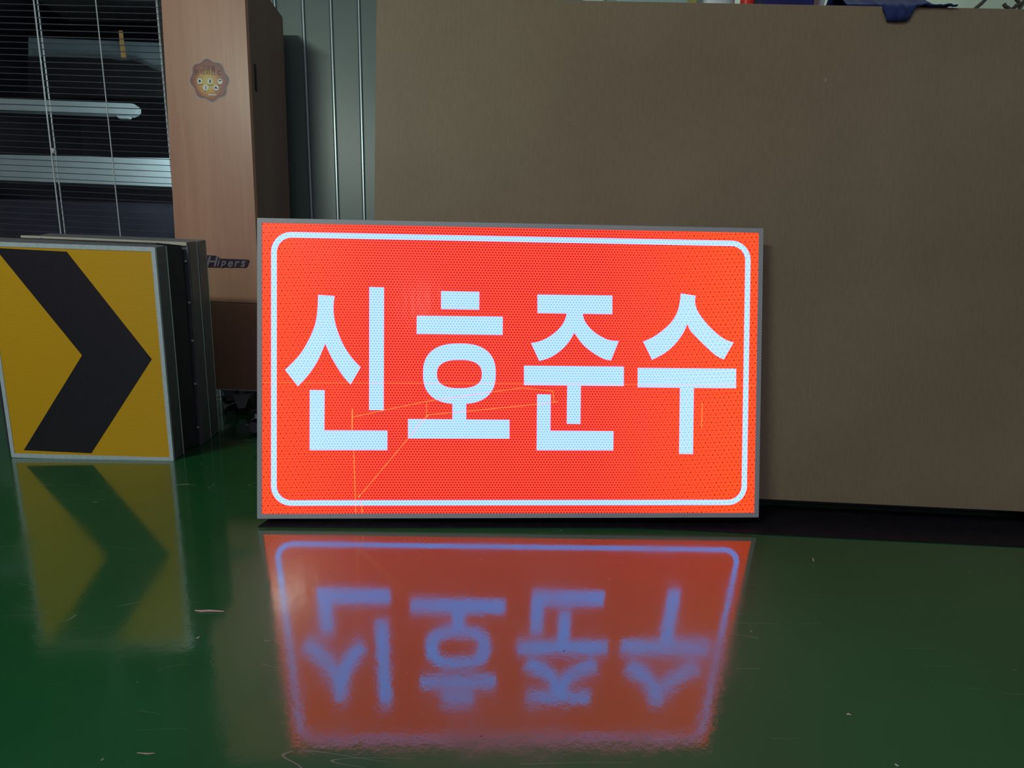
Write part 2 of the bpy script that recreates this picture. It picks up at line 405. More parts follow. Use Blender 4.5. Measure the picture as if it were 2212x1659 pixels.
pane_box('paper_strip', [(256, 66), (264, 66), (272, 126), (262, 126)], OY + 0.16, 0.004, material('tan_paper', (0.75, 0.45, 0.16), 0.6), 'narrow tan paper strip hanging in front of the pale cabinet', 'paper strip')
# dark coat heaped in front of the cabinet
pts = [(60, 122), (150, 124), (240, 127), (262, 131), (285, 130), (310, 138), (330, 148), (352, 155), (378, 160), (378, 212), (60, 212)]
o0 = at_y(220, 170, OY + 0.178); bm = NB()
prism(bm, [(at_y(x, y, OY + 0.178).x - o0.x, at_y(x, y, OY + 0.178).z - o0.z) for x, y in pts], 0, 0.07)
tag(mesh_obj('folded_cloth', bm, M_BLACKP, M=T(o0)), 'dark cloth heaped in front of the pale cabinet behind the blind', 'cloth')
pane_box('shelf_unit', [(-150, 425), (392, 440), (398, 700), (-150, 700)], OY + 0.1, 0.3, m_noisy('dusk_laminate', (0.06, 0.06, 0.085), (0.08, 0.08, 0.11), 0.5, 5), 'dark blue grey shelf unit low behind the blind', 'shelf unit', 0.003)

# ---------------------------------------------------------------- cherry cabinet on casters
QY = 1.75
tl, tr = at_y(352, -70, QY), at_y(532, -70, QY); br_, bl_ = at_y(576, 842.5, QY), at_y(409, 835, QY)
cab = empty('cabinet', T((br_.x, QY, 0)), 'tall orange cherry veneer cabinet on casters with round sticker', 'cabinet')
org = Vector((br_.x, QY, 0)); DP = 0.25
top = at_y(540, -70, QY).z
zb = br_.z
seam = at_y(530, 656, QY).z
def quadbox(name, q, dy0, dy1, mat, parent=cab, bev=0.0008):
    bm = NB(); q = [p - org for p in q]
    hexa(bm, [p + Vector((0, dy0, 0)) for p in q], [p + Vector((0, dy1, 0)) for p in q])
    bmesh.ops.bevel(bm, geom=bm.edges[:], offset=bev, segments=1, affect='EDGES')
    return mesh_obj(name, bm, mat, parent)
sl_, sr_ = at_y(393, 650, QY), at_y(566, 657, QY)
quadbox('front_panel', [sl_ + Vector((0, 0, .001)), sr_ + Vector((0, 0, .001)), tr, tl], -0.018, 0, M_ORANGE)
quadbox('lower_panel', [bl_, br_, sr_ - Vector((0, 0, .001)), sl_ - Vector((0, 0, .001))], -0.018, 0, M_ORANGE)
quadbox('edge_trim', [bl_ - Vector((0, 0, .004)), br_ - Vector((0, 0, .004)), br_ - Vector((0, 0, .0005)), bl_ - Vector((0, 0, .0005))], -0.02, 0, M_RIM, bev=0.0003)
tag(quadbox('cabinet_body', [bl_ + Vector((.003, 0, 0)), br_ - Vector((.0015, 0, 0)), tr - Vector((.0015, 0, 0)), tl + Vector((.003, 0, 0))], 0.0005, DP, M_DWOOD_SHADE), 'dark shaded side')
# pull recessed into the dark side
hz0, hz1 = at_y(560, 195, QY + 0.02).z, at_y(555, 137, QY + 0.02).z
bm = NB(); box(bm, 0, 0.005, 0.022, 0.030, hz0, hz1, 0.001)
xh = tr.x + (br_.x - tr.x) * (tr.z - (hz0 + hz1) / 2) / (tr.z - br_.z)
mesh_obj('door_pull', bm, M_BLACKP, cab, T((xh - 0.0015 - org.x, 0, 0)))

# round sticker with eight lobes
FR = Frame((0, QY - 0.0182, 0), Matrix.Identity(3))
c = at_y(452.5, 173.5, QY - 0.0182); rad = 0.0835
st = empty('sticker', T(c), 'round scalloped red and gold heater sticker on the orange cabinet', 'sticker')
def lobes(s):
    out = []
    for i in range(96):
        a = 2 * math.pi * i / 96; rr = s * (0.945 + 0.055 * math.cos(8 * a)); out.append((rr * math.cos(a + .07) * 0.95, rr * math.sin(a + .07) * 0.95))
    return out
def lay(name, poly, mat, y, parent, holes=(), th=0.0002):
    bm = NB(); prism(bm, poly, -y, -y + th, holes); return mesh_obj(name, bm, mat, parent)
lay('outer_rim', lobes(rad), material('silver_rim', (0.36, 0.33, 0.32), 0.5, metal=0.0), 0.0004, st)
lay('dark_rim', lobes(rad * 0.955), material('dark_rim', (0.1, 0.05, 0.05), 0.4), 0.0006, st)
ms = material('sticker_print', (0.4, 0.1, 0.06), 0.35); t = NT(ms); g = t.n('ShaderNodeVectorMath', operation='LENGTH')
t.l(t.mapping(t.co(), (1, 1, 0.9), (0, 0, 0), (0.006, 0, 0.008)), g.inputs[0])
rp = t.ramp(g.outputs['Value'], (0.012, (0.62, 0.50, 0.14)), (0.036, (0.55, 0.27, 0.08)), (0.052, (0.30, 0.09, 0.06)), (0.085, (0.14, 0.035, 0.045)))
t.l(rp, t.b.inputs['Base Color'])
lay('printed_face', lobes(rad * 0.93), ms, 0.0008, st)
def disc(cx, cz, rr, n=24): return [(cx + rr * math.cos(2 * math.pi * i / n), cz + rr * math.sin(2 * math.pi * i / n)) for i in range(n)]
M_ICO = material('white_print', (0.75, 0.78, 0.76), 0.5); M_INK = material('dark_print', (0.03, 0.03, 0.04), 0.5)
def sp2(px, py):                             # sticker close-up pixels (13.8x) to local metres
    q = at_y(400 + px / 13.825, 110 + py / 13.825, QY - 0.0182) - c; return (q.x, q.z)
for ix, iy in ((437, 905), (745, 910), (1045, 915), (615, 1103), (928, 1103)):
    x, z = sp2(ix, iy); lay('icon_disc', disc(x, z, 0.0098), M_ICO, 0.001, st)
    g = disc(x, z, 0.0052, 12)
    if ix == 745: g = [(x - .003, z - .006), (x + .003, z - .006), (x + .004, z + .005), (x - .002, z + .006)]
    if ix == 1045: g = [(x - .005, z + .001), (x + .006, z + .001), (x + .006, z + .005), (x - .005, z + .005)]
    if ix == 615: g = [(x - .001, z - .006), (x + .002, z - .006), (x + .002, z + .006), (x - .001, z + .006)]
    if ix == 928: g = [(x - .006, z - .003), (x + .006, z - .004), (x + .003, z + .001), (x - .001, z + .006), (x - .004, z + .002)]
    lay('icon_glyph', g, M_INK, 0.0012, st)
def text_obj(name, s, size, mat, parent, loc, ext=0.0001, shear=0.0, yscale=1.0, bold=0.0, align='CENTER'):
    cu = bpy.data.curves.new(name, 'FONT'); cu.body = s; cu.size = size; cu.extrude = ext; cu.shear = shear; cu.offset = bold
    cu.align_x = align; cu.align_y = 'CENTER'
    to = bpy.data.objects.new(name, cu); C.objects.link(to)
    dg = bpy.context.evaluated_depsgraph_get(); me = bpy.data.meshes.new_from_object(to.evaluated_get(dg))
    bpy.data.objects.remove(to); me.materials.clear(); me.materials.append(mat)
    o = bpy.data.objects.new(name, me); C.objects.link(o); o.parent = parent
    o.matrix_local = T(loc) @ Matrix.Rotation(math.pi / 2, 4, 'X') @ Matrix.Diagonal((1, yscale, 1, 1))
    return o
x, z = sp2(700, 520); text_obj('lettering', '고효율', 0.019, M_INK, st, (x, -0.001, z))
x, z = sp2(680, 655); text_obj('lettering', '원적외선 C', 0.0225, M_INK, st, (x, -0.001, z))
for (x0, y0, x1, y1, mt) in ((395, 752, 1080, 770, M_ICO), (420, 1000, 530, 1018, M_INK), (685, 1010, 830, 1026, M_INK), (725, 1045, 830, 1056, M_INK), (990, 1020, 1100, 1034, M_INK),
                             (585, 1195, 640, 1210, M_INK), (885, 1195, 960, 1210, M_INK), (700, 1300, 940, 1330, M_ICO)):
    a, b = sp2(x0, y0), sp2(x1, y1); lay('caption_line', [(a[0], a[1]), (b[0], a[1]), (b[0], b[1]), (a[0], b[1])], mt, 0.001, st)

# chrome-on-black word badge
P = lambda px, py: at_y(px, py, QY - 0.0182)
o0 = P(494, 567)
bd = empty('badge', T(o0), 'black name badge with raised silver italic letters on the orange cabinet', 'badge')
poly = [(440, 577), (439, 556), (443, 551.5), (468, 552.5), (470, 558.5), (537, 561), (539, 563), (535, 575), (531, 577.8)]
M_BADGE = material('badge_black', (0.03, 0.015, 0.035), 0.35)
bm = NB(); prism(bm, [((P(x, y) - o0).x, (P(x, y) - o0).z) for x, y in poly], -0.003, 0); mesh_obj('back_plate', bm, M_BADGE, bd)
M_SIL = material('badge_silver', (0.33, 0.28, 0.34), 0.3, metal=0.5)
for ch, px, py, size, ys in (('H', 457, 566.5, 0.062, 0.95), ('i', 471.5, 569, 0.040, 1.0), ('p', 483.5, 567.5, 0.038, 0.95), ('e', 497.5, 569.2, 0.044, 1.05), ('r', 511, 569, 0.044, 1.05), ('s', 525, 568.7, 0.046, 1.1)):
    q = P(px, py) - o0
    o = text_obj('letter', ch, size, M_SIL, bd, (q.x, -0.0038, q.z), 0.0008, 0.32, ys, 0.0010)
# casters
def caster(name, base, s, rot, parent=None, label=None, platez=None):
    """twin-wheel style caster with brake lever; base = floor contact"""
    root = empty(name, T(base) @ Matrix.Rotation(rot, 4, 'Z'), label, 'caster wheel' if label else None)
    if parent: root.parent = parent; root.matrix_local = T(Vector(base) - parent.matrix_world.translation) @ Matrix.Rotation(rot, 4, 'Z')
    R = 0.026 * s
    Mw = T((0, 0, R)) @ Matrix.Rotation(math.pi / 2, 4, 'X')
    bm = NB(); lathe(bm, [(R * .5, -0.011 * s), (R * .92, -0.011 * s), (R, -0.007 * s), (R, 0.007 * s), (R * .92, 0.011 * s), (R * .5, 0.011 * s)], 28, Mw)
    mesh_obj('wheel', bm, M_BLACKP, root, smooth=False)
    bm = NB(); lathe(bm, [(R * .28, -0.014 * s), (R * .28, 0.014 * s)], 12, Mw); mesh_obj('axle_hub', bm, M_STEEL, root)
    bm = NB()                                 # fork: two cheeks and a hood
    for sy in (-1, 1):
        prism(bm, [(-R * .35, R * .7), (R * .4, R * .7), (R * 1.1, R * 2.5), (-R * .9, R * 2.5)], sy * 0.0145 * s - 0.0015 * s, sy * 0.0145 * s + 0.0015 * s)
    box(bm, -R * .9, R * 1.1, -0.016 * s, 0.016 * s, R * 2.4, R * 2.6, 0.001)
    mesh_obj('fork', bm, M_STEEL, root)
    bm = NB(); lathe(bm, [(0.008 * s, R * 2.5), (0.009 * s, R * 2.9), (0.006 * s, R * 3.0)], 14, T((R * .1, 0, 0))); mesh_obj('swivel_stem', bm, M_STEEL, root, smooth=True)
    bm = NB(); box(bm, -0.02 * s, 0.024 * s, -0.02 * s, 0.02 * s, R * 3.0, R * 3.0 + 0.003, 0.0008); mesh_obj('top_plate', bm, M_STEEL, root)
    bm = NB(); tube(bm, [(-R * .6, 0, R * 1.5), (-R * 1.3, 0, R * 1.25), (-R * 2.1, 0, R * 1.35)], [0.003 * s, 0.003 * s, 0.0016 * s], 8); mesh_obj('brake_lever', bm, M_STEEL, root)
    return root
# cabinet casters are parts of the cabinet: one mesh each (fork, wheel and stem), brake lever and hub one level down
def cabinet_caster(x, y, height):
    s = height / (0.026 * 3.0 + 0.003); R = 0.026 * s
    bm = NB(); Mw = T((0, 0, R)) @ Matrix.Rotation(math.pi / 2, 4, 'X')
    lathe(bm, [(R * .5, -0.012 * s), (R * .92, -0.012 * s), (R, -0.007 * s), (R, 0.007 * s), (R * .92, 0.012 * s), (R * .5, 0.012 * s)], 28, Mw)
    wh = mesh_obj('caster_wheel', bm, M_BLACKP, cab, T((x - org.x, y - org.y, 0.0005)) @ Matrix.Rotation(0.25, 4, 'Z'))
    bm = NB()
    for sy in (-1, 1):
        prism(bm, [(-R * .35, R * .7), (R * .4, R * .7), (R * 1.1, R * 2.5), (-R * .9, R * 2.5)], sy * 0.0145 * s - 0.0015 * s, sy * 0.0145 * s + 0.0015 * s)
    box(bm, -R * .9, R * 1.1, -0.016 * s, 0.016 * s, R * 2.4, R * 2.6, 0.001)
    mesh_obj('fork', bm, M_STEEL, wh)
    bm = NB(); lathe(bm, [(0.008 * s, R * 2.5), (0.009 * s, R * 2.9), (0.006 * s, R * 3.0)], 14); box(bm, -0.022, 0.022, -0.02, 0.02, R * 3.0, R * 3.0 + 0.003)
    mesh_obj('swivel_plate', bm, M_STEEL, wh)
    bm = NB(); tube(bm, [(-R * .5, -0.016 * s, R * 1.5), (-R * 1.3, -0.016 * s, R * 1.2), (-R * 2.0, -0.016 * s, R * 1.3)], [0.0035, 0.003, 0.0016], 8); mesh_obj('brake_lever', bm, M_STEEL, wh)
p = at_floor(526, 892)
for x, y in ((p.x, p.y), (bl_.x + 0.04, p.y), (p.x, QY + DP - 0.05), (bl_.x + 0.04, QY + DP - 0.05)): cabinet_caster(x, y, zb - 0.003)

# low dolly hidden behind the lit sign, only one of its casters shows
p = at_floor(556, 938)
dl = empty('dolly', T((p.x + 0.06, p.y + 0.03, 0)), 'low black dolly behind the left edge of the lit sign, one caster showing', 'dolly')
for dx, dy in ((-0.06, -0.03), (0.16, -0.03), (-0.06, 0.2), (0.16, 0.2)):
    bm = NB(); R = 0.028; lathe(bm, [(R * .5, -0.012), (R * .9, -0.012), (R, -0.007), (R, 0.007), (R * .9, 0.012), (R * .5, 0.012)], 28, T((0, 0, R)) @ Matrix.Rotation(math.pi / 2, 4, 'X'))
    wh = mesh_obj('caster_wheel', bm, M_BLACKP, dl, T((dx, dy, 0.0005)) @ Matrix.Rotation(-0.3, 4, 'Z'))
    bm = NB(); lathe(bm, [(R * .72, -0.0145), (R * .72, 0.0145)], 24, T((0, 0, R)) @ Matrix.Rotation(math.pi / 2, 4, 'X')); mesh_obj('hub_cover', bm, M_ALU_SIDE, wh)
    bm = NB(); tube(bm, [(R * 1.12 * math.cos(a), 0, R + R * 1.12 * math.sin(a)) for a in [math.radians(q) for q in range(20, 171, 10)]] + [(-R * 1.9, 0, R * 1.02)], 0.0022, 8); mesh_obj('fender', bm, M_STEEL, wh)
    bm = NB(); lathe(bm, [(0.006, R * 2.1), (0.006, 0.0775)], 12); mesh_obj('swivel_stem', bm, M_STEEL, wh)
bm = NB(); box(bm, -0.075, 0.2, -0.045, 0.23, 0.078, 0.092, 0.002); mesh_obj('deck', bm, M_BLACKP, dl)

# ---------------------------------------------------------------- workbench with the brown board leaning on it
BYAW, BLEAN = -0.062, 0.080
p1 = at_floor(1640, 1114); p2 = at_floor(2212, 1143)
BR_ = RZ(math.atan2(p2.y - p1.y, p2.x - p1.x)) @ RX(-BLEAN)
n = BR_ @ Vector((0, 1, 0))
o0 = hit(1640, 1078, p1, n)
BF = Frame(o0, BR_)
a, b = BF.uv(1640, 1078), BF.uv(2212, 1105.5)
tl2 = BF.uv(813, -5); ml = BF.uv(808.5, 470); t1, t2 = BF.uv(1300, 1.5), BF.uv(2212, 19)
k = (t2[1] - t1[1]) / (t2[0] - t1[0]); kb = (b[1] - a[1]) / (b[0] - a[0])
xr = 1.0
xl0, xl1 = ml[0] + (ml[0] - tl2[0]) * 1.0, tl2[0]
poly = [(xl0, a[1] + kb * (xl0 - a[0])), (xr, a[1] + kb * (xr - a[0])), (xr, t1[1] + k * (xr - t1[0])), (xl1, t1[1] + k * (xl1 - t1[0]))]
bm = NB(); hexa(bm, [(a_, 0, b_) for a_, b_ in poly], [(a_, 0.012, b_) for a_, b_ in poly])
bmesh.ops.bevel(bm, geom=bm.edges[:], offset=0.0008, segments=1, affect='EDGES')
board = mesh_obj('hardboard_sheet', bm, M_BOARD, M=BF.matrix())
tag(board, 'large plain brown hardboard sheet leaning behind the lit sign', 'board')
ztop = (BF.o + BF.R @ Vector((t1[0], 0, t1[1]))).z
yaw = Matrix.Rotation(math.atan2(p2.y - p1.y, p2.x - p1.x), 4, 'Z')
wb = empty('workbench', T((0.65, p1.y + 0.24, 0)) @ yaw, 'dark steel legged workbench standing behind the brown sheet', 'workbench')
TH = 0.98
bm = NB(); box(bm, -0.95, 0.75, -0.09, 0.55, TH - 0.03, TH, 0.002); mesh_obj('bench_top', bm, M_DWOOD_SHADE, wb)
for x in (-0.92, 0.68):
    for y in (-0.06, 0.48):
        bm = NB(); box(bm, x, x + 0.04, y, y + 0.04, 0, TH - 0.031, 0.001); mesh_obj('leg', bm, M_DARKBOX, wb)
for y in (-0.06, 0.48):
    bm = NB(); box(bm, -0.878, 0.678, y + 0.005, y + 0.035, 0.12, 0.16, 0.001); mesh_obj('stretcher', bm, M_DARKBOX, wb)
bm = NB(); box(bm, -0.878, 0.678, 0.0, 0.45, 0.162, 0.18); mesh_obj('lower_shelf', bm, M_DARKBOX, wb)
# two dark blocks that hold the sheet off the floor
for i, (px, lab) in enumerate(((1300, 'black floor block under the sheet behind the lit sign'), (2330, 'black floor block under the right end of the brown sheet'))):
    q = BF.R @ Vector((BF.uv(px, 1090)[0], 0.012, 0)) + BF.o
    zz = a[1] + kb * (BF.uv(px, 1090)[0] - a[0]); hgt = (BF.o + BF.R @ Vector((BF.uv(px, 1090)[0], 0.012, zz))).z
    bm = NB(); box(bm, -0.05, 0.05, -0.008, 0.05, 0.0024, hgt - 0.0006, 0.0015)
    tag(mesh_obj('floor_block', bm, M_BLACKP, M=T((q.x, q.y, 0)) @ yaw), lab, 'block')
bm = NB(); box(bm, -0.9, 0.8, 0, 0.05, 0, 0.11, 0.002)
tag(mesh_obj('dark_beam', bm, M_BLACKP, M=T((0.65, p1.y + 0.075, 0)) @ yaw), 'black beam lying on the floor in the gap below the sheet', 'beam')

# dark band along the foot of the sheet, built as a thin black strip, under the sign
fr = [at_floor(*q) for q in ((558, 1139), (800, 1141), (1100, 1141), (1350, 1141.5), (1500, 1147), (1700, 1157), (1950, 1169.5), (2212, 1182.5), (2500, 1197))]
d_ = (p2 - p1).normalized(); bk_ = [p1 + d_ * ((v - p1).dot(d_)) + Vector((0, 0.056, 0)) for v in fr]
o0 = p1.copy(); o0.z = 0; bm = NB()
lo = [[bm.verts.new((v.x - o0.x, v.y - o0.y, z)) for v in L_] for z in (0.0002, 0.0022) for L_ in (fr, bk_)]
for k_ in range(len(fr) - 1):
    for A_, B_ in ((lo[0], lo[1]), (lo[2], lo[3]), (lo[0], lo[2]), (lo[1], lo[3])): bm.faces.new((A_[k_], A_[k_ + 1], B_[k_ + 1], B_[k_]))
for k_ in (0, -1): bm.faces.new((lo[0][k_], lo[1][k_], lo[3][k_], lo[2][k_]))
m_strip = m_noisy('black_strip', (0.008, 0.006, 0.011), (0.014, 0.011, 0.018), 0.5, 40, spec=0.3)
tag(mesh_obj('black_floor_strip', bm, m_strip, M=T(o0)), 'thin black strip on the floor below the brown sheet and lit sign', 'mat')

# ---------------------------------------------------------------- things on the bench, seen over the sheet's top edge
def on_bench(px, dy=0.0):
    y = p1.y + 0.24 + dy; q = at_y(px, 5, y); return Vector((q.x, y, TH + 0.0005))
M_TEAL = m_noisy('pale_teal_plastic', (0.35, 0.55, 0.5), (0.42, 0.62, 0.56), 0.35, 9)
M_NAVY = m_noisy('navy_cardboard', (0.012, 0.014, 0.12), (0.02, 0.022, 0.17), 0.4, 9)
M_RAG = m_noisy('navy_cloth', (0.010, 0.022, 0.11), (0.018, 0.034, 0.15), 0.9, 80, bump=0.4)
def on_bench_w(px0, px1, dy): a, b = on_bench(px0, dy), on_bench(px1, dy); return (a + b) / 2, (b.x - a.x)
c0, ww = on_bench_w(1316, 1474, 0.15)
r0 = empty('storage_tub', T(c0), 'pale teal plastic tub standing left on the bench behind the sheet', 'tub')
bm = NB(); hexa(bm, [(-ww * .44, -.07, 0), (ww * .44, -.07, 0), (ww * .44, .07, 0), (-ww * .44, .07, 0)], [(-ww * .5, -.09, .2), (ww * .5, -.09, .2), (ww * .5, .09, .2), (-ww * .5, .09, .2)])
bmesh.ops.bevel(bm, geom=bm.edges[:], offset=0.006, segments=3, affect='EDGES'); mesh_obj('tub_body', bm, M_TEAL, r0)
bm = NB(); box(bm, -ww * .52, ww * .52, -.094, .094, .196, .212, .003); mesh_obj('lid', bm, M_WHITEP, r0)
c0, ww = on_bench_w(1491, 1498, -0.01)
bm = NB(); box(bm, -ww / 2, ww / 2, -.02, .02, 0, .24, .001); tag(mesh_obj('wood_stick', bm, material('yellow_ochre', (0.45, 0.38, 0.08), 0.5), M=T(c0)), 'yellow upright stick between the teal tub and the white can', 'stick')
c0, ww = on_bench_w(1504, 1583, 0.02); rr = ww / 2
r0 = empty('paint_can', T(c0), 'white round can on the bench beside the red bottle', 'can')
bm = NB(); lathe(bm, [(rr * .97, 0), (rr, .004), (rr, .19), (rr * .97, .195)], 32); mesh_obj('can_body', bm, M_WHITEP, r0, smooth=False)
bm = NB(); lathe(bm, [(rr * .9, .195), (rr * .9, .199), (rr * .5, .199)], 32); mesh_obj('lid', bm, M_STEEL, r0)
c0, ww = on_bench_w(1600, 1628, 0.0); rr = ww / 2
r0 = empty('red_bottle', T(c0), 'slim bright red bottle between the white can and the navy box', 'bottle')
bm = NB(); lathe(bm, [(rr * .9, 0), (rr, .005), (rr, .15), (rr * .85, .17), (rr * .4, .185), (rr * .4, .2)], 24); mesh_obj('bottle_body', bm, material('red_plastic', (0.7, 0.03, 0.02), 0.3), r0, smooth=True)
bm = NB(); lathe(bm, [(rr * .48, .2), (rr * .48, .225), (rr * .3, .23)], 16); mesh_obj('cap', bm, M_WHITEP, r0, smooth=True)
c0, ww = on_bench_w(1629, 1731, 0.02)
r0 = empty('navy_box', T(c0), 'navy blue carton on the bench right of the red bottle', 'box')
bm = NB(); box(bm, -ww / 2 + .001, ww / 2, -.05, .06, 0, .16, .0015); mesh_obj('carton', bm, M_NAVY, r0)
bm = NB(); box(bm, -ww / 2 + .003, ww / 2 - .002, -.003, .0, .1602, .1608); mesh_obj('tape_strip', bm, M_CORD, r0)
c0, ww = on_bench_w(1741, 1752, 0.0)
bm = NB(); box(bm, -ww / 2, ww / 2, -.03, .03, 0, .2, .002); tag(mesh_obj('wood_offcut', bm, M_DWOOD_SHADE, M=T(c0)), 'narrow brown wood offcut standing right of the navy carton', 'wood piece')
c0, ww = on_bench_w(1755, 1785, 0.0); rr = ww / 2
r0 = empty('white_flask', T(c0), 'white round bellied flask between the offcut and the navy cloth', 'flask')
bm = NB(); lathe(bm, [(rr * .4, 0), (rr * .6, .08), (rr * .6, .115), (rr, .15), (rr * 1.05, .17), (rr * .6, .2)], 24); mesh_obj('flask_body', bm, M_WHITEP, r0, smooth=True)
bm = NB(); lathe(bm, [(rr * .3, .2), (rr * .3, .22)], 16); mesh_obj('cap', bm, M_NAVY, r0, smooth=True)

for o in list(C.objects):
    if o.name.split('.')[0] in ('storage_tub', 'wood_stick', 'paint_can', 'red_bottle', 'navy_box', 'wood_offcut', 'white_flask'): o.scale.z = 1.8
# navy cloth draped over the sheet's top edge: a folded strip following its own thickness
def cloth():
    bm = NB(); cols = []
    outline = []                              # (px, lower edge py) along the top of the sheet
    for i in range(60):
        px = 1830 + (2062 - 1830) * i / 59
        top_edge = 1.5 + (px - 1300) * 17.5 / 912
        if 1908 <= px <= 1972:
            s = (px - 1908) / 64
            low = 50 - 4 * abs(s - .4) - (max(0, s - 0.78) / .22) ** 1.2 * 26 - (max(0, .06 - s) / .06) * 18
        elif px > 1972: low = top_edge + 2.0 + 5 * max(0, 1 - (px - 1972) / 22) ** 2
        else: low = top_edge - 0.3
        hang = low > top_edge + 1
        col = []
        up = 26 - 30 * max(0, (px - 2005) / 57) if px > 2005 else 26
        ub = BF.loc(px, top_edge)
        uh = BF.loc(px, low)
        fold = 0.0025 * math.sin(px * 0.19) + 0.002 * math.sin(px * 0.07)
        if hang:
            for s in (0, .33, .66, 1.0):
                col.append(Vector((uh.x * (1 - s) + ub.x * s, -0.003 - 0.004 * (1 - abs(2 * s - 1)) - abs(fold) * .8, uh.z * (1 - s) + ub.z * s)))
            col.append(Vector((ub.x, -0.001, ub.z + 0.003)))
        else:
            for s in range(5): col.append(Vector((ub.x, 0.004 - 0.0007 * s, ub.z + 0.0004 + 0.0006 * s)))
        col.append(Vector((ub.x, 0.006, ub.z + 0.006 + fold)))
        h = max(0.002, up / F * 1.05)
        col.append(Vector((ub.x, 0.03, ub.z + 0.024 + h * .6 + fold * 2)))
        col.append(Vector((ub.x + 0.004, 0.06, ub.z + 0.045 + h + fold * 2)))
        col.append(Vector((ub.x, 0.08, ub.z + 0.03 + h * .6 - fold * 2)))
        col.append(Vector((ub.x, 0.10, TH + 0.010 - BF.o.z)))
        cols.append([bm.verts.new(q) for q in col])
    for a_, b_ in zip(cols, cols[1:]):
        for j in range(len(a_) - 1): bm.faces.new((a_[j], b_[j], b_[j + 1], a_[j + 1]))
    o = mesh_obj('navy_cloth', bm, M_RAG, M=BF.matrix(), smooth=True)
    so = o.modifiers.new('thick', 'SOLIDIFY'); so.thickness = 0.0012; so.offset = 0
    return o
tag(cloth(), 'dark navy cloth draped over the top edge of the brown sheet', 'cloth')
M_WIRE = m_noisy('grey_brown_cable', (0.05, 0.05, 0.045), (0.09, 0.085, 0.075), 0.5, 60)
def bw(px, py, dy=-0.13): return at_y(px, py, p1.y + 0.24 + dy)
bm = NB(); tube(bm, [bw(2096, 30), bw(2108, 17), bw(2120, 7), bw(2133, -6), bw(2150, -30), bw(2170, -60)], 0.0042, 10)
tag(mesh_obj('cable', bm, M_WIRE), 'single thick grey cable rising right of the navy cloth', 'cable')
r0 = empty('twig_bundle', T(bw(2212, 5)), 'tangle of thin dark branching wires at the right end of the sheet top', 'wire tangle')
o_ = bw(2212, 5)
for pts_, rd in (([(2176, 25), (2190, 16), (2204, 8), (2230, -6), (2260, -20)], 0.0042), ([(2168, 8), (2172, 14), (2180, 19), (2188, 18)], 0.0028), ([(2200, 22), (2208, 10), (2214, -4), (2222, -30)], 0.0036), ([(2204, 8), (2196, 0), (2190, -12)], 0.0025)):
    bm = NB(); tube(bm, [bw(x, y) - o_ for x, y in pts_], rd, 8); mesh_obj('wire', bm, M_WIRE, r0)

# ================================================================ the lit sign
SR = RZ(0.03266) @ RX(-0.12314) @ RY(-0.00982)
SF = Frame((-0.50504, 0.77235, 0.0123), SR); W, H = 1.0264, 0.6
sign = empty('road_sign', SF.matrix(), 'large lit red sign with four white Korean syllables and white border', 'sign')
bm = NB(); box(bm, 0.006, W - 0.006, 0.0035, 0.035, 0.004, H - 0.006, 0.002); tag(mesh_obj('housing', bm, M_DARKBOX, sign), 'dark metal housing')
FWD = 0.0093
bm = NB(); prism(bm, rrect(0, W, 0, H, 0.0015, 2), -0.0012, 0.0033, [rrect(FWD, W - FWD, FWD, H - FWD, 0.0004, 1)])
mesh_obj('frame', bm, M_GREY, sign)
bm = NB(); box(bm, FWD + 0.0001, W - FWD - 0.0001, 0.0, 0.0032, FWD + 0.0001, H - FWD - 0.0001); mesh_obj('lit_panel', bm, M_RED, sign)
cr = [SF.uv(586, 500.5), SF.uv(1621.5, 521), SF.uv(1612.5, 1090.5), SF.uv(586, 1092.5)]
x0 = (cr[0][0] + cr[3][0]) / 2; x1 = (cr[1][0] + cr[2][0]) / 2; z1 = (cr[0][1] + cr[1][1]) / 2; z0 = (cr[2][1] + cr[3][1]) / 2; bw_ = 0.0108
bm = NB(); prism(bm, rrect(x0, x1, z0, z1, 0.040, 14), -0.0006, 0.0001, [rrect(x0 + bw_, x1 - bw_, z0 + bw_, z1 - bw_, 0.0295, 14)])
tag(mesh_obj('border_line', bm, M_WHITE, sign), 'white rounded border line')
def c3(p): return (600 + p[0] / 3.95, 580 + p[1] / 3.95)
def c4(p): return (1100 + p[0] / 3.95, 600 + p[1] / 3.95)
def smooth_poly(pts, corner):
    """Catmull-Rom through the points, straight at indices listed in corner"""
    out = []; n = len(pts)
    for i in range(n):
        p1_, p2_ = pts[i], pts[(i + 1) % n]
        out.append(p1_)
        if (i in corner and (i + 1) % n in corner): continue
        p0_ = p1_ if i in corner else pts[i - 1]
        p3_ = p2_ if (i + 1) % n in corner else pts[(i + 2) % n]
        for t_ in (.25, .5, .75):
            out.append(tuple(0.5 * (2 * p1_[k] + (p2_[k] - p0_[k]) * t_ + (2 * p0_[k] - 5 * p1_[k] + 4 * p2_[k] - p3_[k]) * t_ ** 2 + (3 * p1_[k] - p0_[k] - 3 * p2_[k] + p3_[k]) * t_ ** 3) for k in (0, 1)))
    return out
def superellipse(cx, cy, a_, b_, e, n=56):
    o = []
    for i in range(n):
        t_ = 2 * math.pi * i / n; c_, s_ = math.cos(t_), math.sin(t_)
        o.append((cx + a_ * math.copysign(abs(c_) ** (2 / e), c_), cy + b_ * math.copysign(abs(s_) ** (2 / e), s_)))
    return o
def glyph(strokes, conv, label):
    bm = NB()
    for i, (poly_, holes_) in enumerate(strokes):
        y = -0.0006 - 0.00002 * i             # overlapping strokes sit a hair apart
        prism(bm, [SF.uv(*conv(q)) for q in poly_], y, 0.0001, [[SF.uv(*conv(q)) for q in hh_] for hh_ in holes_])
    tag(mesh_obj('syllable', bm, M_WHITE, sign), label)
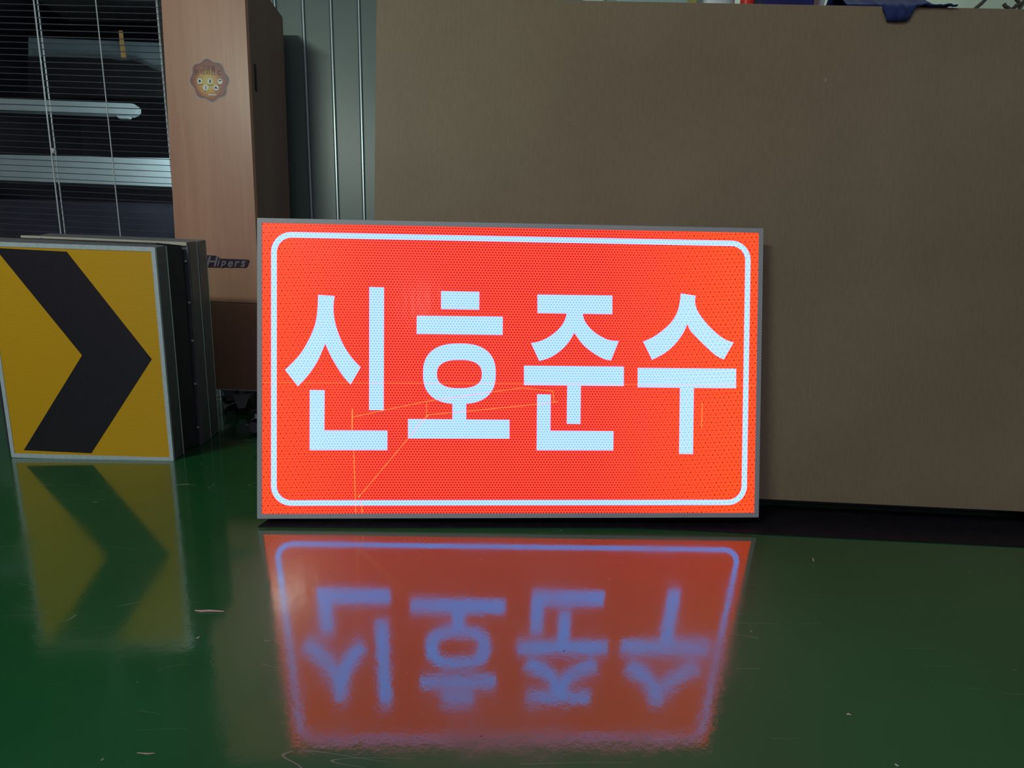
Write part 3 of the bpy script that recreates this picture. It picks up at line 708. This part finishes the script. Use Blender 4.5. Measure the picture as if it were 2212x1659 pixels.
sin_ = smooth_poly([(345, 225), (485, 235), (475, 330), (485, 440), (520, 560), (570, 670), (635, 765), (707, 842), (622, 990), (560, 920), (500, 830), (450, 740), (405, 640),
                    (350, 770), (290, 870), (230, 945), (172, 1005), (63, 865), (130, 800), (200, 720), (260, 620), (305, 520), (330, 430), (342, 320)], {0, 1, 7, 8, 12, 16, 17})
glyph([(sin_, []), ([(782, 158), (907, 162), (904, 1208), (780, 1208)], []), ([(274, 1036), (400, 1038), (398, 1380), (936, 1383), (935, 1550), (273, 1550)], [])], c3, 'white first syllable of the sign')
glyph([([(1394, 193), (1720, 199), (1719, 352), (1394, 346)], []), ([(1187, 403), (1920, 411), (1919, 567), (1185, 558)], []),
       (superellipse(1550, 898, 310, 258, 2.5), [superellipse(1550, 901, 192, 121, 2.5)]),
       ([(1490, 1120), (1608, 1120), (1608, 1295), (1490, 1295)], []), ([(1112, 1284), (1977, 1291), (1977, 1452), (1112, 1450)], [])], c3, 'white second syllable of the sign')
jun = smooth_poly([(489, 296), (625, 299), (640, 360), (680, 420), (740, 475), (820, 520), (870, 535), (934, 540), (868, 705), (800, 690), (700, 630), (620, 560), (555, 470),
                   (510, 545), (440, 620), (350, 680), (256, 710), (186, 557), (250, 545), (330, 510), (410, 450), (460, 390), (485, 330)], {0, 1, 7, 8, 12, 16, 17})
glyph([([(240, 144), (879, 152), (879, 311), (241, 302)], []), (jun, []), ([(126, 750), (977, 758), (976, 924), (126, 916)], []),
       ([(495, 912), (611, 912), (607, 1248), (491, 1246)], []), ([(238, 994), (354, 996), (351, 1305), (889, 1309), (887, 1473), (234, 1472)], [])], c4, 'white third syllable of the sign')
su = smooth_poly([(1464, 134), (1591, 154), (1584, 200), (1600, 270), (1650, 350), (1720, 430), (1800, 500), (1860, 535), (1914, 552), (1830, 697), (1760, 660), (1660, 570), (1590, 500), (1545, 450), (1518, 392),
                  (1490, 460), (1420, 560), (1330, 640), (1219, 700), (1142, 545), (1230, 505), (1320, 440), (1390, 370), (1435, 290), (1455, 210)], {0, 1, 8, 9, 14, 18, 19})
glyph([(su, []), ([(1096, 769), (1935, 776), (1934, 943), (1096, 935)], []), ([(1457, 930), (1574, 930), (1567, 1504), (1449, 1502)], [])], c4, 'white fourth syllable of the sign')
# fine cracks in the film that let the light through
def strip(bm, pts, wpx):
    pts = [SF.uv(*p) for p in pts]; hw = wpx / 2 * 0.00095
    for (xa, za), (xb, zb_) in zip(pts, pts[1:]):
        l = math.hypot(xb - xa, zb_ - za); nx, nz = -(zb_ - za) / l * hw, (xb - xa) / l * hw
        prism(bm, [(xa + nx, za + nz), (xb + nx, zb_ + nz), (xb - nx, zb_ - nz), (xa - nx, za - nz)], -0.0008, -0.0001)
def c5(*pts): return [(700 + x / 3.16, 780 + y / 3.16) for x, y in pts]
bm = NB()
strip(bm, c5((194, 325), (192, 470)), 1.7); strip(bm, c5((203, 600), (217, 1038)), 1.0)
strip(bm, c5((198, 382), (400, 337), (700, 275), (1150, 210), (1350, 183), (1562, 205), (1570, 285)), 1.0)
strip(bm, c5((700, 275), (700, 372)), .8); strip(bm, c5((1600, 277), (1450, 295), (1000, 340), (715, 366)), 1.0)
strip(bm, c5((712, 366), (700, 382)), 2.6); strip(bm, c5((700, 378), (246, 918)), 1.0); strip(bm, c5((246, 914), (236, 930)), 2.8); strip(bm, c5((250, 950), (263, 1036)), 1.3)
strip(bm, [(1517, 870), (1515, 925)], .9)
strip(bm, [(568, 826.3), (1100, 828.6), (1631, 832.5)], .55)
tag(mesh_obj('film_cracks', bm, M_CRACK, sign), 'thin orange cracks in the film')
# rubber pads that hold the housing off the floor
for x in (0.3, W - 0.36):
    c_ = SF.o + SF.R @ Vector((x, 0.02, 0.004)); zt = (SF.o + SF.R @ Vector((x, 0.0345, 0.004))).z
    bm = NB(); q = [SF.R @ Vector(v) + SF.o for v in ((x, 0.031, 0.0045), (x + 0.04, 0.031, 0.0045), (x + 0.04, 0.034, 0.0045), (x, 0.034, 0.0045))]
    hexa(bm, [Vector((v.x, v.y, 0.0024)) for v in q], q)
    o = mesh_obj('support_pad', bm, M_BLACKP, sign, SF.matrix().inverted())

# ================================================================ stack of boxed signs at the left
CR = RZ(0.0140) @ RX(0.00505) @ RY(0.00945)
CF = Frame((-1.43741, 1.13098, 0.0012), CR); CW, CH = 0.46213, 0.6
chev = empty('chevron_sign', CF.matrix(), 'yellow sign with a black chevron, front one of the boxed signs', 'sign', 'boxed signs stacked at the left')
inn = [CF.uv(326, 544), CF.uv(366.6, 990), CF.uv(32.5, 977.6)]
i0, i1 = 0.0105, CW - 0.0110
zl, zh = 0.0125, CH - 0.0118
bm = NB(); prism(bm, rrect(0, CW, 0, CH, 0.004, 4), -0.001, 0.004, [rrect(i0, i1, zl, zh, 0.0006, 1)]); mesh_obj('frame', bm, M_ALU, chev)
bm = NB(); box(bm, i0 + .0001, i1 - .0001, 0.0, 0.0035, zl + .0001, zh - .0001); mesh_obj('yellow_face', bm, M_YEL, chev)
bk = [(-11.5, 535.5), (144.2, 543.6), (328, 776), (197.5, 979), (51.6, 972.4), (177.4, 767.5)]
bm = NB(); prism(bm, [(min(max(CF.uv(*q)[0], i0 + .001), i1), CF.uv(*q)[1]) for q in bk], -0.0004, 0.0001); tag(mesh_obj('chevron', bm, M_BLK, chev), 'black chevron')
def face(br, tr, tl, y):
    """front-plane quad at depth y from its right and left upper corners in the picture; stands on the floor"""
    B_, T_, L_ = at_y(*br, y), at_y(*tr, y), at_y(*tl, y)
    B_.z = 0.001; lo = L_ + (B_ - T_); lo.z = 0.001
    return [lo, B_, T_, L_]
def ring(name, q, w_, th, mat, parent, o0):
    c_ = sum(q, Vector()) / 4; ins = []
    for k in range(4):
        p_, a_, b_ = q[k], q[(k + 1) % 4], q[k - 1]
        ins.append(p_ + (a_ - p_).normalized() * w_ + (b_ - p_).normalized() * w_)
    bm = NB()
    rows = [[bm.verts.new(v - o0 + Vector((0, dy, 0))) for v in r_] for dy in (0, th) for r_ in (q, ins)]
    for k in range(4):
        n_ = (k + 1) % 4
        for A_, B_ in ((rows[0], rows[1]), (rows[2], rows[3]), (rows[0], rows[2]), (rows[1], rows[3])): bm.faces.new((A_[k], A_[n_], B_[n_], B_[k]))
    return mesh_obj(name, bm, mat, parent)
def shell(name, qa, qb, mat, parent, o0, ins=0.0015):
    def sh(q):
        c_ = sum(q, Vector()) / 4; return [v + Vector((math.copysign(-ins, (v - c_).x), 0, math.copysign(-ins, (v - c_).z) if (v - c_).z > 0 else 0)) for v in q]
    bm = NB(); hexa(bm, [v - o0 for v in sh(qa)], [v - o0 for v in sh(qb)])
    bmesh.ops.bevel(bm, geom=bm.edges[:], offset=0.0015, segments=2, affect='EDGES'); return mesh_obj(name, bm, mat, parent)
pA, pC, pCD, pD = at_floor(398.5, 981), at_floor(436, 962), at_floor(455, 947), at_floor(473.5, 932)
CI = CF.matrix().inverted()
cq = [CF.matrix() @ Vector(v) for v in ((0.002, 0.0042, 0.001), (CW - 0.002, 0.0042, 0.001), (CW - 0.002, 0.0042, CH - 0.002), (0.002, 0.0042, CH - 0.002))]
qA = face((398.5, 981), (360, 531.5), (-20, 513.7), pA.y)
Z0 = Vector((0, 0, 0))
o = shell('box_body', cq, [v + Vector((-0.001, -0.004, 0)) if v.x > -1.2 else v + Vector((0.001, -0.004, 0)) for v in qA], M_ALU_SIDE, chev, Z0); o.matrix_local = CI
o = ring('back_rim', [v + Vector((0, -0.0035, 0)) for v in qA], 0.0045, 0.0035, M_RIM, chev, Z0); o.matrix_local = CI
def boxed(label, qa, qb, front, back, body, screws=None, inset=0.0015, fw=0.004):
    o0 = (qa[0] + qa[1]) / 2; root = empty('boxed_sign', T(o0), label, 'sign', 'boxed signs stacked at the left')
    y0, y1 = Vector((0, 0.0042 if front else 0.0008, 0)), Vector((0, -0.0042 if back else -0.0008, 0))
    shell('box_body', [v + y0 for v in qa], [v + y1 for v in qb], body, root, o0, inset)
    if front: ring('front_rim', [v + Vector((0, 0.0007, 0)) for v in qa], fw, 0.0032, front, root, o0)
    if back: ring('back_rim', [v + Vector((0, -0.0040, 0)) for v in qb], 0.004, 0.0035, back, root, o0)
    for p_ in screws or ():
        bm = NB(); lathe(bm, [(0.0042, 0), (0.0042, 0.003), (0.002, 0.0045)], 10, T(p_ - o0) @ Matrix.Rotation(math.pi / 2, 4, 'X')); mesh_obj('screw', bm, M_STEEL, root)
    return root
qC = face((436, 962), (404, 523.5), (44, 508.5), pC.y)
qCD = face((455, 947), (423.6, 522.5), (78, 509.2), pCD.y)
qD = face((473.5, 932), (445, 519.5), (110, 505.3), pD.y)
qB1 = face((434, 966), (399, 532), (40, 518), pC.y)
qB1 = [Vector((v.x - 0.004, pC.y - 0.006, v.z)) for v in qB1]
qB0 = [Vector((v.x, pA.y + 0.001, v.z * 0.985)) for v in qB1]; qB0 = [Vector((v.x - 0.006, v.y, v.z)) for v in qB0]
boxed('dark boxed sign standing directly behind the chevron sign, lowest of the rear three', qB0, qB1, None, None, M_DARKBOX)
scr = [at_y(x, y, pC.y - 0.001) for x, y in ((401.5, 565), (409, 654), (416, 736), (422, 829), (428, 923))] + [at_y(x, y, pC.y + 0.0005) for x, y in ((92, 514.5), (185, 519), (279, 523.5), (365, 528))]
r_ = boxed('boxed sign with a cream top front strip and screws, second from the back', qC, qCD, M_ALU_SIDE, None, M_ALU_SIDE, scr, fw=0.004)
o0 = (qC[0] + qC[1]) / 2; bm = NB(); dz = Vector((0, 0, 0.0105)); ex = Vector((0.002, 0, 0))
hexa(bm, [v - o0 + Vector((0, -0.0012, 0)) for v in (qC[3] - dz + ex, qC[2] - dz - ex, qC[2] - ex, qC[3] + ex)], [v - o0 + Vector((0, 0.0005, 0)) for v in (qC[3] - dz + ex, qC[2] - dz - ex, qC[2] - ex, qC[3] + ex)])
mesh_obj('top_strip', bm, M_CREAM, r_)
boxed('rearmost and tallest boxed sign of the left stack, nearest the cabinet', qCD, qD, M_RIM, M_RIM, M_ALU_SIDE)

# ---------------------------------------------------------------- scraps lying on the floor
def scrap(name, pts, wd, hgt, mat, label, cat, group=None):
    q = [at_floor(*p_) for p_ in pts]; c_ = sum(q, Vector()) / len(q); bm = NB()
    tube(bm, [v - c_ + Vector((0, 0, hgt)) for v in q], [wd * (0.5 if i in (0, len(q) - 1) else 1) for i in range(len(q))], 6)
    o = mesh_obj(name, bm, mat, M=T(c_)); return tag(o, label, cat, group)
M_SCRAP = material('pink_scrap', (0.55, 0.36, 0.36), 0.6); M_CHIP = material('pale_chip', (0.5, 0.52, 0.45), 0.6)
scrap('plastic_sliver', [(421, 1320.5), (436, 1322), (452, 1321), (484, 1322.5)], 0.0013, 0.0013, M_SCRAP, 'long thin pink sliver on the green floor below the chevron sign', 'sliver')
scrap('plastic_sliver', [(296, 1627), (318, 1629), (334, 1628)], 0.0005, 0.0005, M_SCRAP, 'short pinkish sliver on the floor near the bottom left corner', 'sliver')
for pts_, lab in (([(1755, 1206), (1757, 1210), (1757, 1214)], 'pale curved chip on the floor right of the red reflection, nearest the brown sheet'),
                  ([(1829, 1545), (1833, 1544), (1838, 1546)], 'pale flat chip on the floor right of the reflection, half way up the open green'),
                  ([(1932, 1652), (1937, 1655), (1941, 1656)], 'pale chip on the floor at the bottom edge, right of centre'),
                  ([(1507, 1604), (1509, 1605)], 'tiny bright chip just under the lower right corner of the red reflection'),
                  ([(424, 1380), (428, 1379), (431, 1376)], 'small bent chip on the floor left of the red reflection')):
    scrap('floor_chip', pts_, 0.0009, 0.0009, M_CHIP, lab, 'chip', 'pale chips on the green floor')
